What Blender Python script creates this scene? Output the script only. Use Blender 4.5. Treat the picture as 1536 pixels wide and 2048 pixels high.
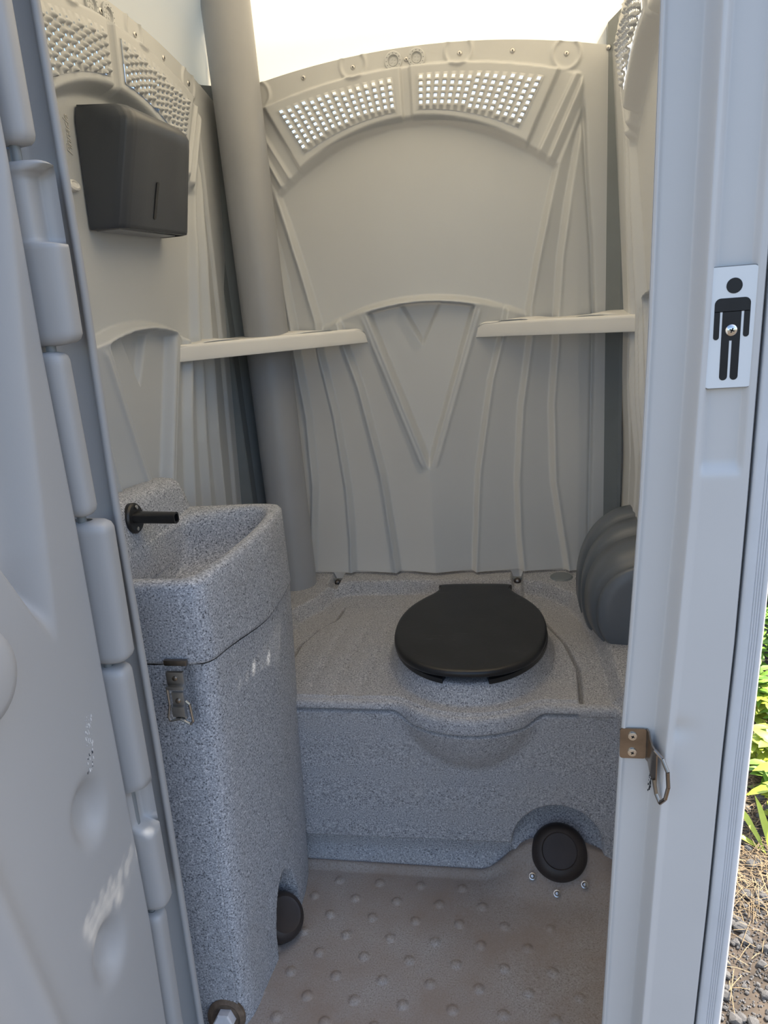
import bpy, bmesh, math, random
import numpy as np
from mathutils import Vector, Matrix

for o in list(bpy.data.objects):
    bpy.data.objects.remove(o)
S = bpy.context.scene
COL = S.collection
random.seed(7)
rng = np.random.default_rng(5)

# ------------------------------------------------------------------ camera
PITCH, YAW, ROLL, CAM_H, FPX = 0.2989, 0.1903, -0.0823, 1.2981, 1451.05
fw = Vector((-math.sin(YAW)*math.cos(PITCH), math.cos(YAW)*math.cos(PITCH), -math.sin(PITCH)))
rt0 = Vector((math.cos(YAW), math.sin(YAW), 0)); up0 = rt0.cross(fw)
rt = rt0*math.cos(ROLL) + up0*math.sin(ROLL); up = -rt0*math.sin(ROLL) + up0*math.cos(ROLL)
cam = bpy.data.cameras.new('camera'); cam_o = bpy.data.objects.new('camera', cam); COL.objects.link(cam_o)
cam.sensor_fit = 'VERTICAL'; cam.sensor_height = 24.0; cam.lens = 24.0*FPX/2048; cam.clip_start = 0.01
M = Matrix.Identity(4)
for i, v in enumerate((rt, up, -fw)):
    for j in range(3): M[j][i] = v[j]
M[2][3] = CAM_H
cam_o.matrix_world = M
S.camera = cam_o

# ------------------------------------------------------------------ world, sun, exposure
SUN_DIR = Vector((0.78, 0.48, 1.14)).normalized()      # towards the sun
world = bpy.data.worlds.new('sky'); S.world = world; world.use_nodes = True
nt = world.node_tree; nt.nodes.clear()
sky = nt.nodes.new('ShaderNodeTexSky'); sky.sky_type = 'NISHITA'; sky.sun_disc = False
sky.sun_elevation = math.asin(SUN_DIR.z); sky.sun_rotation = math.atan2(SUN_DIR.x, SUN_DIR.y)
sky.air_density = 1.0; sky.dust_density = 2.0; sky.ozone_density = 1.2
bg = nt.nodes.new('ShaderNodeBackground'); bg.inputs['Strength'].default_value = 0.22
wo = nt.nodes.new('ShaderNodeOutputWorld')
nt.links.new(sky.outputs[0], bg.inputs['Color']); nt.links.new(bg.outputs[0], wo.inputs['Surface'])
sun = bpy.data.lights.new('sun', 'SUN'); sun.energy = 7.0; sun.angle = math.radians(0.53); sun.color = (1, .92, .8)
sun_o = bpy.data.objects.new('sun', sun); COL.objects.link(sun_o)
sun_o.rotation_euler = SUN_DIR.to_track_quat('Z', 'Y').to_euler(); sun_o.location = SUN_DIR*8
S.view_settings.view_transform = 'Standard'; S.view_settings.look = 'None'
S.view_settings.gamma = 1.0; S.view_settings.use_curve_mapping = False
S.view_settings.exposure = 0.75

# ------------------------------------------------------------------ materials
def new_mat(name):
    m = bpy.data.materials.new(name); m.use_nodes = True
    t = m.node_tree; b = t.nodes['Principled BSDF']
    return m, t, b
def ramp(t, stops):
    r = t.nodes.new('ShaderNodeValToRGB'); e = r.color_ramp.elements
    while len(e) < len(stops): e.new(0.5)
    for k, (p, c) in enumerate(stops):
        e[k].position = p; e[k].color = (*c, 1) if len(c) == 3 else c
    return r
def noise(t, scale, detail=3, rough=.55, coord='Object', stretch=None):
    tc = t.nodes.new('ShaderNodeTexCoord'); n = t.nodes.new('ShaderNodeTexNoise')
    n.inputs['Scale'].default_value = scale; n.inputs['Detail'].default_value = detail; n.inputs['Roughness'].default_value = rough
    if stretch:
        mp = t.nodes.new('ShaderNodeMapping'); mp.inputs['Scale'].default_value = stretch
        t.links.new(tc.outputs[coord], mp.inputs[0]); t.links.new(mp.outputs[0], n.inputs['Vector'])
    else: t.links.new(tc.outputs[coord], n.inputs['Vector'])
    return n
def plain(name, col, rough=.5, metal=0., var=.06, scale=6., bump=0., bscale=300., spec=.5):
    m, t, b = new_mat(name)
    n = noise(t, scale, 4)
    r = ramp(t, [(.3, tuple(c*(1-var) for c in col)), (.7, tuple(min(1, c*(1+var)) for c in col))])
    t.links.new(n.outputs['Fac'], r.inputs[0]); t.links.new(r.outputs[0], b.inputs['Base Color'])
    b.inputs['Roughness'].default_value = rough; b.inputs['Metallic'].default_value = metal
    b.inputs['Specular IOR Level'].default_value = spec
    if bump:
        n2 = noise(t, bscale, 2); bp = t.nodes.new('ShaderNodeBump'); bp.inputs['Strength'].default_value = bump
        bp.inputs['Distance'].default_value = .001
        t.links.new(n2.outputs['Fac'], bp.inputs['Height']); t.links.new(bp.outputs[0], b.inputs['Normal'])
    return m
def speckle(name, base, dark, light, dirt=None, dirt_lo=.5, dirt_hi=.75, rough=.62, amount=.5, dscale=3.):
    m, t, b = new_mat(name)
    n = noise(t, 330, 3, .7)
    r = ramp(t, [(.37, dark), (.455, base), (.55, base), (.63, light)])
    t.links.new(n.outputs['Fac'], r.inputs[0])
    out = r.outputs[0]
    if dirt:
        d = noise(t, dscale, 5, .6); dr = ramp(t, [(dirt_lo, (0, 0, 0)), (dirt_hi, (amount,)*3)])
        t.links.new(d.outputs['Fac'], dr.inputs[0])
        mx = t.nodes.new('ShaderNodeMix'); mx.data_type = 'RGBA'
        t.links.new(dr.outputs[0], mx.inputs['Factor']); t.links.new(out, mx.inputs['A']); mx.inputs['B'].default_value = (*dirt, 1)
        out = mx.outputs['Result']
    t.links.new(out, b.inputs['Base Color']); b.inputs['Roughness'].default_value = rough
    bp = t.nodes.new('ShaderNodeBump'); bp.inputs['Strength'].default_value = .25; bp.inputs['Distance'].default_value = .0006
    n3 = noise(t, 700, 2); t.links.new(n3.outputs['Fac'], bp.inputs['Height']); t.links.new(bp.outputs[0], b.inputs['Normal'])
    return m
MAT = {}
MAT['wall'] = plain('wall_plastic', (.50, .515, .525), .34, var=.025, scale=3, bump=.05, bscale=500)
def add_translucent(m, col, f):
    t = m.node_tree; b = t.nodes['Principled BSDF']; out = t.nodes['Material Output']
    tr = t.nodes.new('ShaderNodeBsdfTranslucent'); tr.inputs['Color'].default_value = (*col, 1)
    mx = t.nodes.new('ShaderNodeMixShader'); mx.inputs[0].default_value = f
    t.links.new(b.outputs[0], mx.inputs[1]); t.links.new(tr.outputs[0], mx.inputs[2]); t.links.new(mx.outputs[0], out.inputs['Surface'])
add_translucent(MAT['wall'], (.85, .76, .60), .022)
MAT['door'] = plain('door_plastic_dim', (.375, .38, .385), .45, var=.02, scale=3, bump=.05, bscale=500)  # same plastic as the frame, its weaker light painted in as a darker tone
MAT['frame'] = plain('frame_plastic_lit', (.62, .615, .60), .42, var=.03, scale=3, bump=.05, bscale=500)  # door plastic again, lightened to paint in the light on its outward face
MAT['shelf'] = plain('shelf_plastic', (.74, .73, .70), .5, var=.03)
MAT['pipe'] = plain('pipe_grey', (.30, .31, .33), .45, var=.04)
MAT['post'] = plain('post_grey', (.19, .21, .22), .42, var=.05, scale=12)
MAT['speck'] = speckle('speckled_grey', (.38, .395, .43), (.06, .065, .075), (.70, .71, .73), (.26, .24, .21), .5, .8, amount=.5)
MAT['speck_tank'] = speckle('speckled_grey_tank', (.37, .375, .40), (.10, .10, .11), (.66, .66, .66), (.40, .375, .35), .42, .72, amount=.6)
MAT['floor'] = speckle('floor_dirty', (.37, .35, .335), (.18, .165, .15), (.50, .48, .46), (.29, .225, .18), .25, .6, amount=.85, dscale=4.)
MAT['black'] = plain('black_seat_plastic', (.012, .012, .013), .38, var=.4, scale=14, bump=.15, bscale=250)
MAT['disp'] = plain('dispenser_black', (.054, .060, .072), .36, var=.08, bump=.15, bscale=600)
MAT['disp_win'] = plain('dispenser_window', (.015, .015, .017), .15, var=.05)
MAT['urinal'] = plain('urinal_charcoal', (.13, .145, .165), .38, var=.12, scale=9, bump=.1)
MAT['rubber'] = plain('rubber_dark', (.032, .024, .022), .5, var=.2, scale=20)
MAT['steel'] = plain('steel', (.55, .54, .52), .28, 1., var=.1, scale=40)
MAT['bronze'] = plain('worn_steel', (.30, .26, .22), .28, 1., var=.2, scale=30)
MAT['alu'] = plain('aluminium', (.66, .68, .70), .45, 0., var=.05, scale=10)
MAT['screw'] = plain('screw_steel', (.75, .74, .7), .22, 1., var=.08, scale=60)
MAT['dark'] = plain('dark_hole', (.01, .01, .01), .7, var=.1)
MAT['sign'] = plain('sign_white', (.80, .83, .84), .35, var=.015, scale=4)
MAT['sign_edge'] = plain('sign_edge', (.2, .2, .2), .5, var=.1)
MAT['sign_blk'] = plain('sign_black', (.008, .009, .012), .42, var=.2, scale=60)
MAT['hex'] = plain('hex_white', (.6, .6, .62), .5, var=.1, scale=50)
MAT['rust'] = plain('dirty_ring', (.13, .09, .06), .7, var=.4, scale=60)
MAT['emb'] = plain('raised_lettering', (.60, .585, .55), .35, var=.03)
MAT['stain'] = plain('scuff', (.62, .63, .64), .6, var=.1, scale=90)
MAT['scuffd'] = plain('dark_scuff', (.05, .06, .07), .6, var=.3, scale=90)
MAT['leaf'] = plain('leaf_green', (.22, .40, .05), .45, var=.35, scale=9)
MAT['leaf2'] = plain('leaf_yellow_green', (.42, .50, .06), .45, var=.3, scale=9)
MAT['straw'] = plain('dry_straw', (.27, .19, .10), .7, var=.35, scale=15)
MAT['stone'] = plain('stone', (.13, .125, .12), .8, var=.5, scale=18, bump=.5, bscale=120)
MAT['soil'] = plain('soil', (.075, .058, .043), .9, var=.5, scale=14, bump=.8, bscale=60)
for k in ('leaf', 'leaf2'):
    b = MAT[k].node_tree.nodes['Principled BSDF']; b.inputs['Transmission Weight'].default_value = 0
# scratches on the seat plastic
m = MAT['black']; t = m.node_tree; b = t.nodes['Principled BSDF']; src = b.inputs['Base Color'].links[0].from_socket
n1 = noise(t, 26, 2, .5, stretch=(1, 7, 1)); n2 = noise(t, 9, 3, .6)
r1 = ramp(t, [(.66, (0, 0, 0)), (.70, (1, 1, 1))]); r2 = ramp(t, [(.52, (0, 0, 0)), (.68, (.5, .5, .5))])
t.links.new(n1.outputs['Fac'], r1.inputs[0]); t.links.new(n2.outputs['Fac'], r2.inputs[0])
mu = t.nodes.new('ShaderNodeMath'); mu.operation = 'MULTIPLY'; t.links.new(r1.outputs[0], mu.inputs[0]); t.links.new(r2.outputs[0], mu.inputs[1])
mx = t.nodes.new('ShaderNodeMix'); mx.data_type = 'RGBA'; mx.inputs['B'].default_value = (.12, .12, .12, 1)
t.links.new(mu.outputs[0], mx.inputs['Factor']); t.links.new(src, mx.inputs['A']); t.links.new(mx.outputs['Result'], b.inputs['Base Color'])
# roof: white translucent plastic
m, t, b = new_mat('roof_translucent')
tr = t.nodes.new('ShaderNodeBsdfTranslucent'); tr.inputs['Color'].default_value = (.95, .81, .56, 1)
df = t.nodes.new('ShaderNodeBsdfDiffuse'); df.inputs['Color'].default_value = (.85, .85, .84, 1)
mx = t.nodes.new('ShaderNodeMixShader'); mx.inputs[0].default_value = .45
out = t.nodes['Material Output']
t.links.new(df.outputs[0], mx.inputs[1]); t.links.new(tr.outputs[0], mx.inputs[2]); t.links.new(mx.outputs[0], out.inputs['Surface'])
MAT['roof'] = m
# basin: speckle with tan dirt at the bottom of the bowl (dirt settled low)
MAT['basin'] = speckle('speckled_basin', (.38, .395, .43), (.06, .065, .075), (.70, .71, .73), (.30, .25, .19), .5, .8, amount=.25)
m = MAT['basin']; t = m.node_tree; b = t.nodes['Principled BSDF']
src = b.inputs['Base Color'].links[0].from_socket
tc = t.nodes.new('ShaderNodeTexCoord'); dist = t.nodes.new('ShaderNodeVectorMath'); dist.operation = 'DISTANCE'
mp = t.nodes.new('ShaderNodeMapping'); mp.inputs['Scale'].default_value = (1.6, .75, 2.0)
t.links.new(tc.outputs['Object'], mp.inputs[0]); t.links.new(mp.outputs[0], dist.inputs[0])
dist.inputs[1].default_value = (-.615*1.6, 1.25*.75, .765*2.0)
nz = noise(t, 25, 3); ad = t.nodes.new('ShaderNodeMath'); ad.operation = 'MULTIPLY_ADD'; ad.inputs[1].default_value = .08
t.links.new(nz.outputs['Fac'], ad.inputs[0]); t.links.new(dist.outputs['Value'], ad.inputs[2])
rp = ramp(t, [(.08, (.8,)*3), (.25, (0, 0, 0))]); t.links.new(ad.outputs[0], rp.inputs[0])
mx = t.nodes.new('ShaderNodeMix'); mx.data_type = 'RGBA'; mx.inputs['B'].default_value = (.46, .38, .28, 1)
t.links.new(rp.outputs[0], mx.inputs['Factor']); t.links.new(src, mx.inputs['A']); t.links.new(mx.outputs['Result'], b.inputs['Base Color'])

# ------------------------------------------------------------------ helpers
def finish(o, parent=None, label=None, cat=None, group=None, kind=None):
    COL.objects.link(o)
    if parent: o.parent = parent
    for k, v in (('label', label), ('category', cat), ('group', group), ('kind', kind)):
        if v: o[k] = v
    return o
def thing(name, loc, label, cat, group=None):
    o = bpy.data.objects.new(name, None); o.location = loc; o.empty_display_size = .05
    return finish(o, None, label, cat, group)
def local(parent, v):
    return v
def mesh_obj(name, verts, faces, mat, parent=None, smooth=True, **kw):
    """verts in world coordinates; parent empties only carry a location"""
    V = np.asarray(verts, dtype=np.float32).reshape(-1, 3)
    if parent is not None: V = V - np.array(wloc(parent), dtype=np.float32)
    me = bpy.data.meshes.new(name)
    if isinstance(faces, np.ndarray):
        me.vertices.add(len(V)); me.vertices.foreach_set('co', V.ravel())
        n, k = faces.shape
        me.loops.add(n*k); me.loops.foreach_set('vertex_index', faces.astype(np.int32).ravel())
        me.polygons.add(n); me.polygons.foreach_set('loop_start', np.arange(0, n*k, k, dtype=np.int32))
        me.polygons.foreach_set('loop_total', np.full(n, k, dtype=np.int32))
        me.update(calc_edges=True)
    else:
        me.from_pydata([tuple(v) for v in V.tolist()], [], faces); me.update()
    if smooth: me.polygons.foreach_set('use_smooth', np.ones(len(me.polygons), dtype=bool))
    mats = mat if isinstance(mat, (list, tuple)) else [mat]
    for mm in mats: me.materials.append(MAT[mm] if isinstance(mm, str) else mm)
    o = bpy.data.objects.new(name, me)
    return finish(o, parent, **kw)
def wloc(o):
    v = Vector((0, 0, 0))
    while o is not None: v = v + o.location; o = o.parent
    return v
def grid_faces(n, m, mask=None):
    i, j = np.meshgrid(np.arange(n-1), np.arange(m-1), indexing='ij')
    a = i*m+j; f = np.stack([a, a+m, a+m+1, a+1], -1)
    if mask is not None: f = f[mask]
    return f.reshape(-1, 4)
def grid_obj(name, P, mat, parent=None, mask=None, **kw):
    return mesh_obj(name, P.reshape(-1, 3), grid_faces(P.shape[0], P.shape[1], mask), mat, parent, **kw)
def bm_obj(name, bm, mat, parent=None, smooth=True, sharp=35, **kw):
    if parent is not None:
        l = wloc(parent)
        for v in bm.verts: v.co -= l
    me = bpy.data.meshes.new(name); bm.normal_update(); bm.to_mesh(me); bm.free()
    if smooth:
        me.polygons.foreach_set('use_smooth', np.ones(len(me.polygons), dtype=bool))
        me.set_sharp_from_angle(angle=math.radians(sharp))
    mats = mat if isinstance(mat, (list, tuple)) else [mat]
    for mm in mats: me.materials.append(MAT[mm])
    o = bpy.data.objects.new(name, me)
    return finish(o, parent, **kw)
def bbox(bm, c, s, bev=.002, seg=2, mtx=None, mi=0):
    r = bmesh.ops.create_cube(bm, size=1); vs = r['verts']
    for v in vs: v.co = Vector((v.co.x*s[0], v.co.y*s[1], v.co.z*s[2]))
    fs = list({f for v in vs for f in v.link_faces})
    if bev:
        es = list({e for v in vs for e in v.link_edges})
        r = bmesh.ops.bevel(bm, geom=es, offset=bev, segments=seg, affect='EDGES', profile=.6)
        vs = list({v for f in r['faces'] for v in f.verts} | {v for v in vs if v.is_valid})
    T = Matrix.Translation(Vector(c)) @ (mtx if mtx else Matrix.Identity(4))
    for v in vs: v.co = T @ v.co
    for f in {f for v in vs for f in v.link_faces}: f.material_index = mi
    return vs
def lathe(bm, prof, c, axis=(0, 0, 1), seg=24, mi=0, sx=1, sy=1):
    """prof: list of (r, h) along axis"""
    q = Vector(axis).normalized().to_track_quat('Z', 'Y'); rings = []
    for r, h in prof:
        if r < 1e-6: rings.append([bm.verts.new(Vector(c) + q @ Vector((0, 0, h)))])
        else: rings.append([bm.verts.new(Vector(c) + q @ Vector((r*sx*math.cos(2*math.pi*k/seg), r*sy*math.sin(2*math.pi*k/seg), h))) for k in range(seg)])
    for a, b in zip(rings, rings[1:]):
        for k in range(seg):
            k2 = (k+1) % seg
            if len(a) == 1 and len(b) == 1: continue
            if len(a) == 1: f = bm.faces.new((a[0], b[k], b[k2]))
            elif len(b) == 1: f = bm.faces.new((a[k], b[0], a[k2]))
            else: f = bm.faces.new((a[k], b[k], b[k2], a[k2]))
            f.material_index = mi
def prism(bm, poly, z0, z1, mi=0, axes=None):
    """poly list of 2D points, extruded; axes maps (a,b,h)->Vector"""
    ax = axes or (lambda a, b, h: Vector((a, b, h)))
    lo = [bm.verts.new(ax(a, b, z0)) for a, b in poly]; hi = [bm.verts.new(ax(a, b, z1)) for a, b in poly]
    n = len(poly); fs = [bm.faces.new(lo[::-1]), bm.faces.new(hi)]
    for k in range(n): fs.append(bm.faces.new((lo[k], lo[(k+1) % n], hi[(k+1) % n], hi[k])))
    for f in fs: f.material_index = mi
    return fs
def rrect(w, h, r, n=5, cx=0, cy=0):
    pts = []
    for qx, qy, a0 in ((1, 1, 0), (-1, 1, 90), (-1, -1, 180), (1, -1, 270)):
        for k in range(n+1):
            a = math.radians(a0+90*k/n); pts.append((cx+qx*(w/2-r)+r*math.cos(a), cy+qy*(h/2-r)+r*math.sin(a)))
    return pts
def sm(x, w=1.):
    x = np.clip(np.asarray(x)/w, 0, 1); return x*x*(3-2*x)
def lerp(a, b, t): return a+(b-a)*t
def pl(z, pts):
    p = sorted(pts); return np.interp(z, [a for a, _ in p], [b for _, b in p])
def smooth_closed(pts, n=96):
    """Catmull-Rom closed resample"""
    P = [np.array(p, float) for p in pts]; k = len(P); out = []
    per = max(2, n//k)
    for i in range(k):
        p0, p1, p2, p3 = P[i-1], P[i], P[(i+1) % k], P[(i+2) % k]
        for j in range(per):
            t = j/per
            out.append(.5*((2*p1)+(-p0+p2)*t+(2*p0-5*p1+4*p2-p3)*t*t+(-p0+3*p1-3*p2+p3)*t**3))
    return np.array(out)

# ------------------------------------------------------------------ moulded wall relief, shared by the three walls
L2 = [(1.30, .235), (1.226, .218), (1.147, .198), (1.04, .168), (.955, .153), (.791, .125), (.76, .122), (.495, .103)]
U1 = [(1.674, .413), (1.54, .345), (1.455, .323), (1.347, .298), (1.22, .272), (1.146, .274), (.965, .246), (.755, .231), (.60, .233), (.49, .240)]
U2 = [(1.67, .418), (1.592, .396), (1.467, .372), (1.335, .352), (1.197, .342), (1.14, .341), (.965, .327), (.755, .330), (.49, .366)]
R4 = [(1.80, .405), (1.743, .409), (1.65, .416), (1.527, .422), (1.362, .434), (1.196, .440), (.74, .434), (.5, .431)]
FA = [(1.746, .354), (1.599, .279)]; FB = [(1.736, .390), (1.577, .302)]; FC = [(1.708, .400), (1.556, .325)]
def xl(z, p):
    """interpolation with linear extrapolation"""
    q = sorted(p); z = np.asarray(z); v = pl(z, p)
    (z0, a0), (z1, a1) = q[0], q[1]; v = np.where(z < z0, a0+(z-z0)*(a1-a0)/(z1-z0), v)
    (z0, a0), (z1, a1) = q[-1], q[-2]; v = np.where(z > z0, a0+(z-z0)*(a1-a0)/(z1-z0), v)
    return v
def relief(a, z):
    a = np.abs(a); W = .017
    l2, u1, u2, r4 = pl(z, L2), pl(z, U1), pl(z, U2), pl(z, R4)
    zarc = 1.674-1.08*a*a; zup = 1.802-.37*a*a; ztop = 1.273-.8*a*a
    v1 = .152*np.clip((z-.800)/.455, 0, 2); sv = .060*np.clip((z-1.142)/.117, 0, 2)
    # fan
    seg2 = lerp(.034, .008, np.clip((a-v1)/(l2-v1+1e-6), 0, 1))
    seg3 = lerp(.032, .006, np.clip((a-l2)/(u1-l2+1e-6), 0, 1))
    fan = lerp(seg2, seg3, sm(a-l2, W))
    under = sm(ztop-.018-z, .008)
    vin = sm((v1-a)+.004, .018)*under*sm(z-.79, .03)
    fan = lerp(fan, .004, vin)
    fan = lerp(fan, -.012, sm((sv-a)+.004, .014)*under*sm(z-1.13, .02))
    h = fan*sm(ztop-z, .016)
    for q_, hi_ in ((l2, 1), (v1, 1)): h = h+.0035*np.exp(-((a-q_-W)/.005)**2)*sm(ztop-.02-z, .02)*(sm(z-.80, .02) if hi_ and q_ is v1 else 1)
    # vent frame and feathers
    fa, fb, fc = xl(z, FA), xl(z, FB), xl(z, FC)
    hv = .036 - .010*sm(.014-a, .006)
    hv = lerp(hv, .020, sm(a-fa, .010))
    hv = lerp(hv, lerp(.034, .016, np.clip((a-fb)/(fc-fb+1e-6), 0, 1)), sm(a-fb, .012))
    hv = lerp(hv, lerp(.034, .014, np.clip((a-fc)/.03, 0, 1)), sm(a-fc, .010))
    h = lerp(h, hv, sm(z-zarc, .022))
    # outer terraces
    h = lerp(h, lerp(.027, .003, np.clip((a-u1)/(u2-u1+1e-6), 0, 1)), sm(a-u1, W)*sm(1.70-z, .05))
    h = lerp(h, lerp(.025, .010, np.clip((a-u2)/(r4-u2+1e-6), 0, 1)), sm(a-u2, W)*sm(1.68-z, .05))
    h = lerp(h, .016, sm(a-r4-.002, .008)); h = h-.009*np.exp(-((a-r4-.003)/.0045)**2)*sm(1.72-z, .1)
    for q_ in (u1, u2): h = h+.0035*np.exp(-((a-q_-W)/.005)**2)*sm(1.5-z, .1)
    # top flange
    h = lerp(h, .016, sm(z-zup+.002, .008))
    for ca, cz in ((.129, 1.824), (.38, 1.786)):
        d = np.sqrt((a-ca)**2+(z-cz)**2); h = h + .004*np.exp(-((d-.032)/.004)**2)
    h = h-.030*sm(.486-z, .004)*(a < r4)
    return h
def vent_line(s):
    at = .029+s*.300; ab = .026+s*.243
    return (at, 1.782-.37*at*at), (ab, 1.705-.95*ab*ab)
def wall_map(w):
    if w == 'back': return lambda u, z, h: np.stack([-.24+u, 2.004-h, z+0*u], -1)
    if w == 'left': return lambda u, z, h: np.stack([-.775+.055*(z-1.2)+h, 1.43+u, z+0*u], -1)
    return lambda u, z, h: np.stack([.290-.055*np.maximum(z-1.2, 0)-.022*np.clip(1.0-z, 0, 1)-h, 1.43-u, z+0*u], -1)
def normal_of(w): return {'back': (0, -1, 0), 'left': (1, 0, -.055), 'right': (-1, 0, -.055)}[w]

def build_wall(w, nu, nz, zb, umax):
    f = wall_map(w)
    u = np.linspace(-umax[0], umax[1], nu)[:, None]; v = np.linspace(0, 1, nz)[None, :]
    zt = 1.846-.24*u*u
    z = zb+(zt-zb)*v; uu = u+0*z
    P = f(uu, z, relief(uu, z)*(1-(.85*sm(1.05-z, .25) if w == 'right' else 0)))
    uc = (uu[:-1, :-1]+uu[1:, 1:])/2; zc = (z[:-1, :-1]+z[1:, 1:])/2; a = np.abs(uc)
    # opening behind the vent grilles
    t = np.clip((1.782-.37*a*a-zc)/.09, 0, 1); lo = .030*0+.030; 
    hi = .329-(.329-.269)*np.clip((1.745-zc)/.11, 0, 1)
    cut = (a > .031) & (a < hi-.003) & (zc < 1.779-.37*a*a) & (zc > 1.708-.95*a*a)
    wall = grid_obj('wall_'+w, P, 'wall', mask=~cut, kind='structure')
    # vents
    for sgn in (-1, 1):
        V, F = [], []; n = 15
        for k in range(n):
            s0, s1 = k/n, (k+1)/n
            (at, zt_), (ab, zb_) = vent_line((s0+s1)/2)
            ln = math.hypot(at-ab, zt_-zb_); rows = max(5, int((ln-.008)/.0137))
            pitch = .0137; used = rows*pitch; top = (ln-used)/2
            if w != 'back' and k % 2: top += pitch*.45
            ts = [0.]; kinds = []
            for r in range(rows):
                for q in range(8):
                    ts.append((top+pitch*(r+q/8))/ln); kinds.append('gap' if (r == 0 and q == 0) else None)
            ts.append((top+used-pitch*.1)/ln if False else min(.985, (top+used)/ln)); ts.append(1.)
            ts = np.array(ts); nt_ = len(ts)
            cross = np.linspace(0, 1, 11)
            S_ = (s0+(s1-s0)*cross)[None, :]; T_ = ts[:, None]
            at_ = .029+S_*.300; ab_ = .026+S_*.243
            zt2 = 1.782-.37*at_**2; zb2 = 1.705-.95*ab_**2
            A = at_+(ab_-at_)*T_; Z = zt2+(zb2-zt2)*T_
            # rows index
            ph = (T_*ln-top)/pitch; fr = ph-np.floor(ph)
            inside = (ph >= -.01) & (ph <= rows+.01)
            arch = np.sqrt(np.clip(1-((cross-.5)/.32)**2, 0, 1))[None, :]
            bar = np.clip(np.sin(np.pi*np.clip((fr-.42)/.58, 0, 1)), 0, 1)**.5*(fr > .42)
            bulge = (.0062*arch*(.55+.45*bar) if w == 'back' else .009*arch*(.25+.75*bar))*inside
            ribs = .0015*(1-arch)
            H = relief(A, Z) + .0012 + bulge + ribs
            Pg = f(sgn*A, Z, H)
            base = len(V); V.extend(Pg.reshape(-1, 3).tolist()); mcols = len(cross)
            for i in range(nt_-1):
                tm = (ts[i]+ts[i+1])/2; p_ = (tm*ln-top)/pitch; inr = 0 <= p_ < rows; hole = inr and (p_-math.floor(p_)) < {'left': .27, 'back': .50, 'right': .62}[w]
                for j in range(mcols-1):
                    if hole and {'left': 4, 'back': 3, 'right': 2}[w] <= j <= {'left': 5, 'back': 6, 'right': 7}[w]: continue
                    b = base+i*mcols+j; F.append((b, b+mcols, b+mcols+1, b+1))
        mesh_obj('vent_grille', V, np.array(F), 'wall', wall)
    return wall, f
wall_back, fb_ = build_wall('back', 400, 470, .43, (.535, .535))
wall_left, fl_ = build_wall('left', 400, 520, .02, (.50, .58))
wall_right, fr_ = build_wall('right', 340, 400, .02, (.60, .50))

def P3(w, u, z, off=0.):
    f = {'back': fb_, 'left': fl_, 'right': fr_}[w]
    return Vector(f(np.array(u, float), np.array(z, float), relief(np.array(u, float), np.array(z, float))+off).tolist())
# rivets, shared mesh per orientation
def rivet_mesh(axis, r=.0062):
    bm = bmesh.new()
    lathe(bm, [(r, 0), (r, .001), (r*.8, .0026), (r*.42, .0032), (r*.40, .0016), (0, .0016)], (0, 0, 0), axis, 14)
    lathe(bm, [(r*.22, .001), (r*.2, .0038), (0, .0042)], (0, 0, 0), axis, 8, mi=1)
    me = bpy.data.meshes.new('rivet'); bm.normal_update(); bm.to_mesh(me); bm.free()
    me.materials.append(MAT['steel']); me.materials.append(MAT['dark'])
    return me
RM = {w: rivet_mesh(normal_of(w)) for w in ('back', 'left', 'right')}
for w, wall in (('back', wall_back), ('left', wall_left), ('right', wall_right)):
    for u, z in ((-.38, 1.786), (-.256, 1.811), (-.129, 1.8185), (.0035, 1.8195), (.132, 1.817), (.256, 1.807), (.38, 1.786)):
        if u == -.38 and w == 'back': pass
        o = bpy.data.objects.new('rivet', RM[w]); o.location = P3(w, u, z, -.0003); finish(o, wall)
    for s in (-1, 1):
        bm = bmesh.new(); c = P3(w, s*.0285, 1.8195, .0002); ax = normal_of(w)
        lathe(bm, [(.0215, 0), (.0215, .003), (.020, .0045), (.0135, .0045), (.0125, .002), (.0115, .0015), (.0108, .003), (.010, .001), (0, .001)], c, ax, 28)
        q = Vector(ax).to_track_quat('Z', 'Y')
        for k in range(12):
            an = k*math.pi/6; cc = c+q @ Vector((.0168*math.cos(an), .0168*math.sin(an), .0042))
            lathe(bm, [(.0014, 0), (.0012, .0007), (0, .0009)], cc, ax, 6, mi=1)
        for k in range(4):
            an = k*math.pi/2+.6; cc = c+q @ Vector((.005*math.cos(an), .005*math.sin(an), .0008))
            lathe(bm, [(.0022, 0), (.0018, .001), (0, .0012)], cc, ax, 6)
        bm_obj('date_dial', bm, ['wall', 'post'], wall, label='round moulded date dial')

# raised cursive word running up the left wall beside the dispenser
cu = bpy.data.curves.new('lettering', 'FONT'); cu.body = 'Pinnacle'; cu.size = .021; cu.shear = .45; cu.extrude = .0004; cu.resolution_u = 2; cu.space_character = .92
tmp = bpy.data.objects.new('lettering_src', cu); COL.objects.link(tmp)
dg = bpy.context.evaluated_depsgraph_get(); me = bpy.data.meshes.new_from_object(tmp.evaluated_get(dg)); bpy.data.objects.remove(tmp)
me.materials.append(MAT['emb'])
for v in me.vertices:
    lx, ly, lz = v.co; yy = 1.300-ly; zz = 1.562+lx*1.0
    p = fl_(np.array(yy-1.43), np.array(zz), relief(np.array(yy-1.43), np.array(zz))+.0008+lz); v.co = Vector(p.tolist())
o = bpy.data.objects.new('lettering', me); finish(o, wall_left, label='faint raised cursive word Pinnacle running up the wall')

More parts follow.
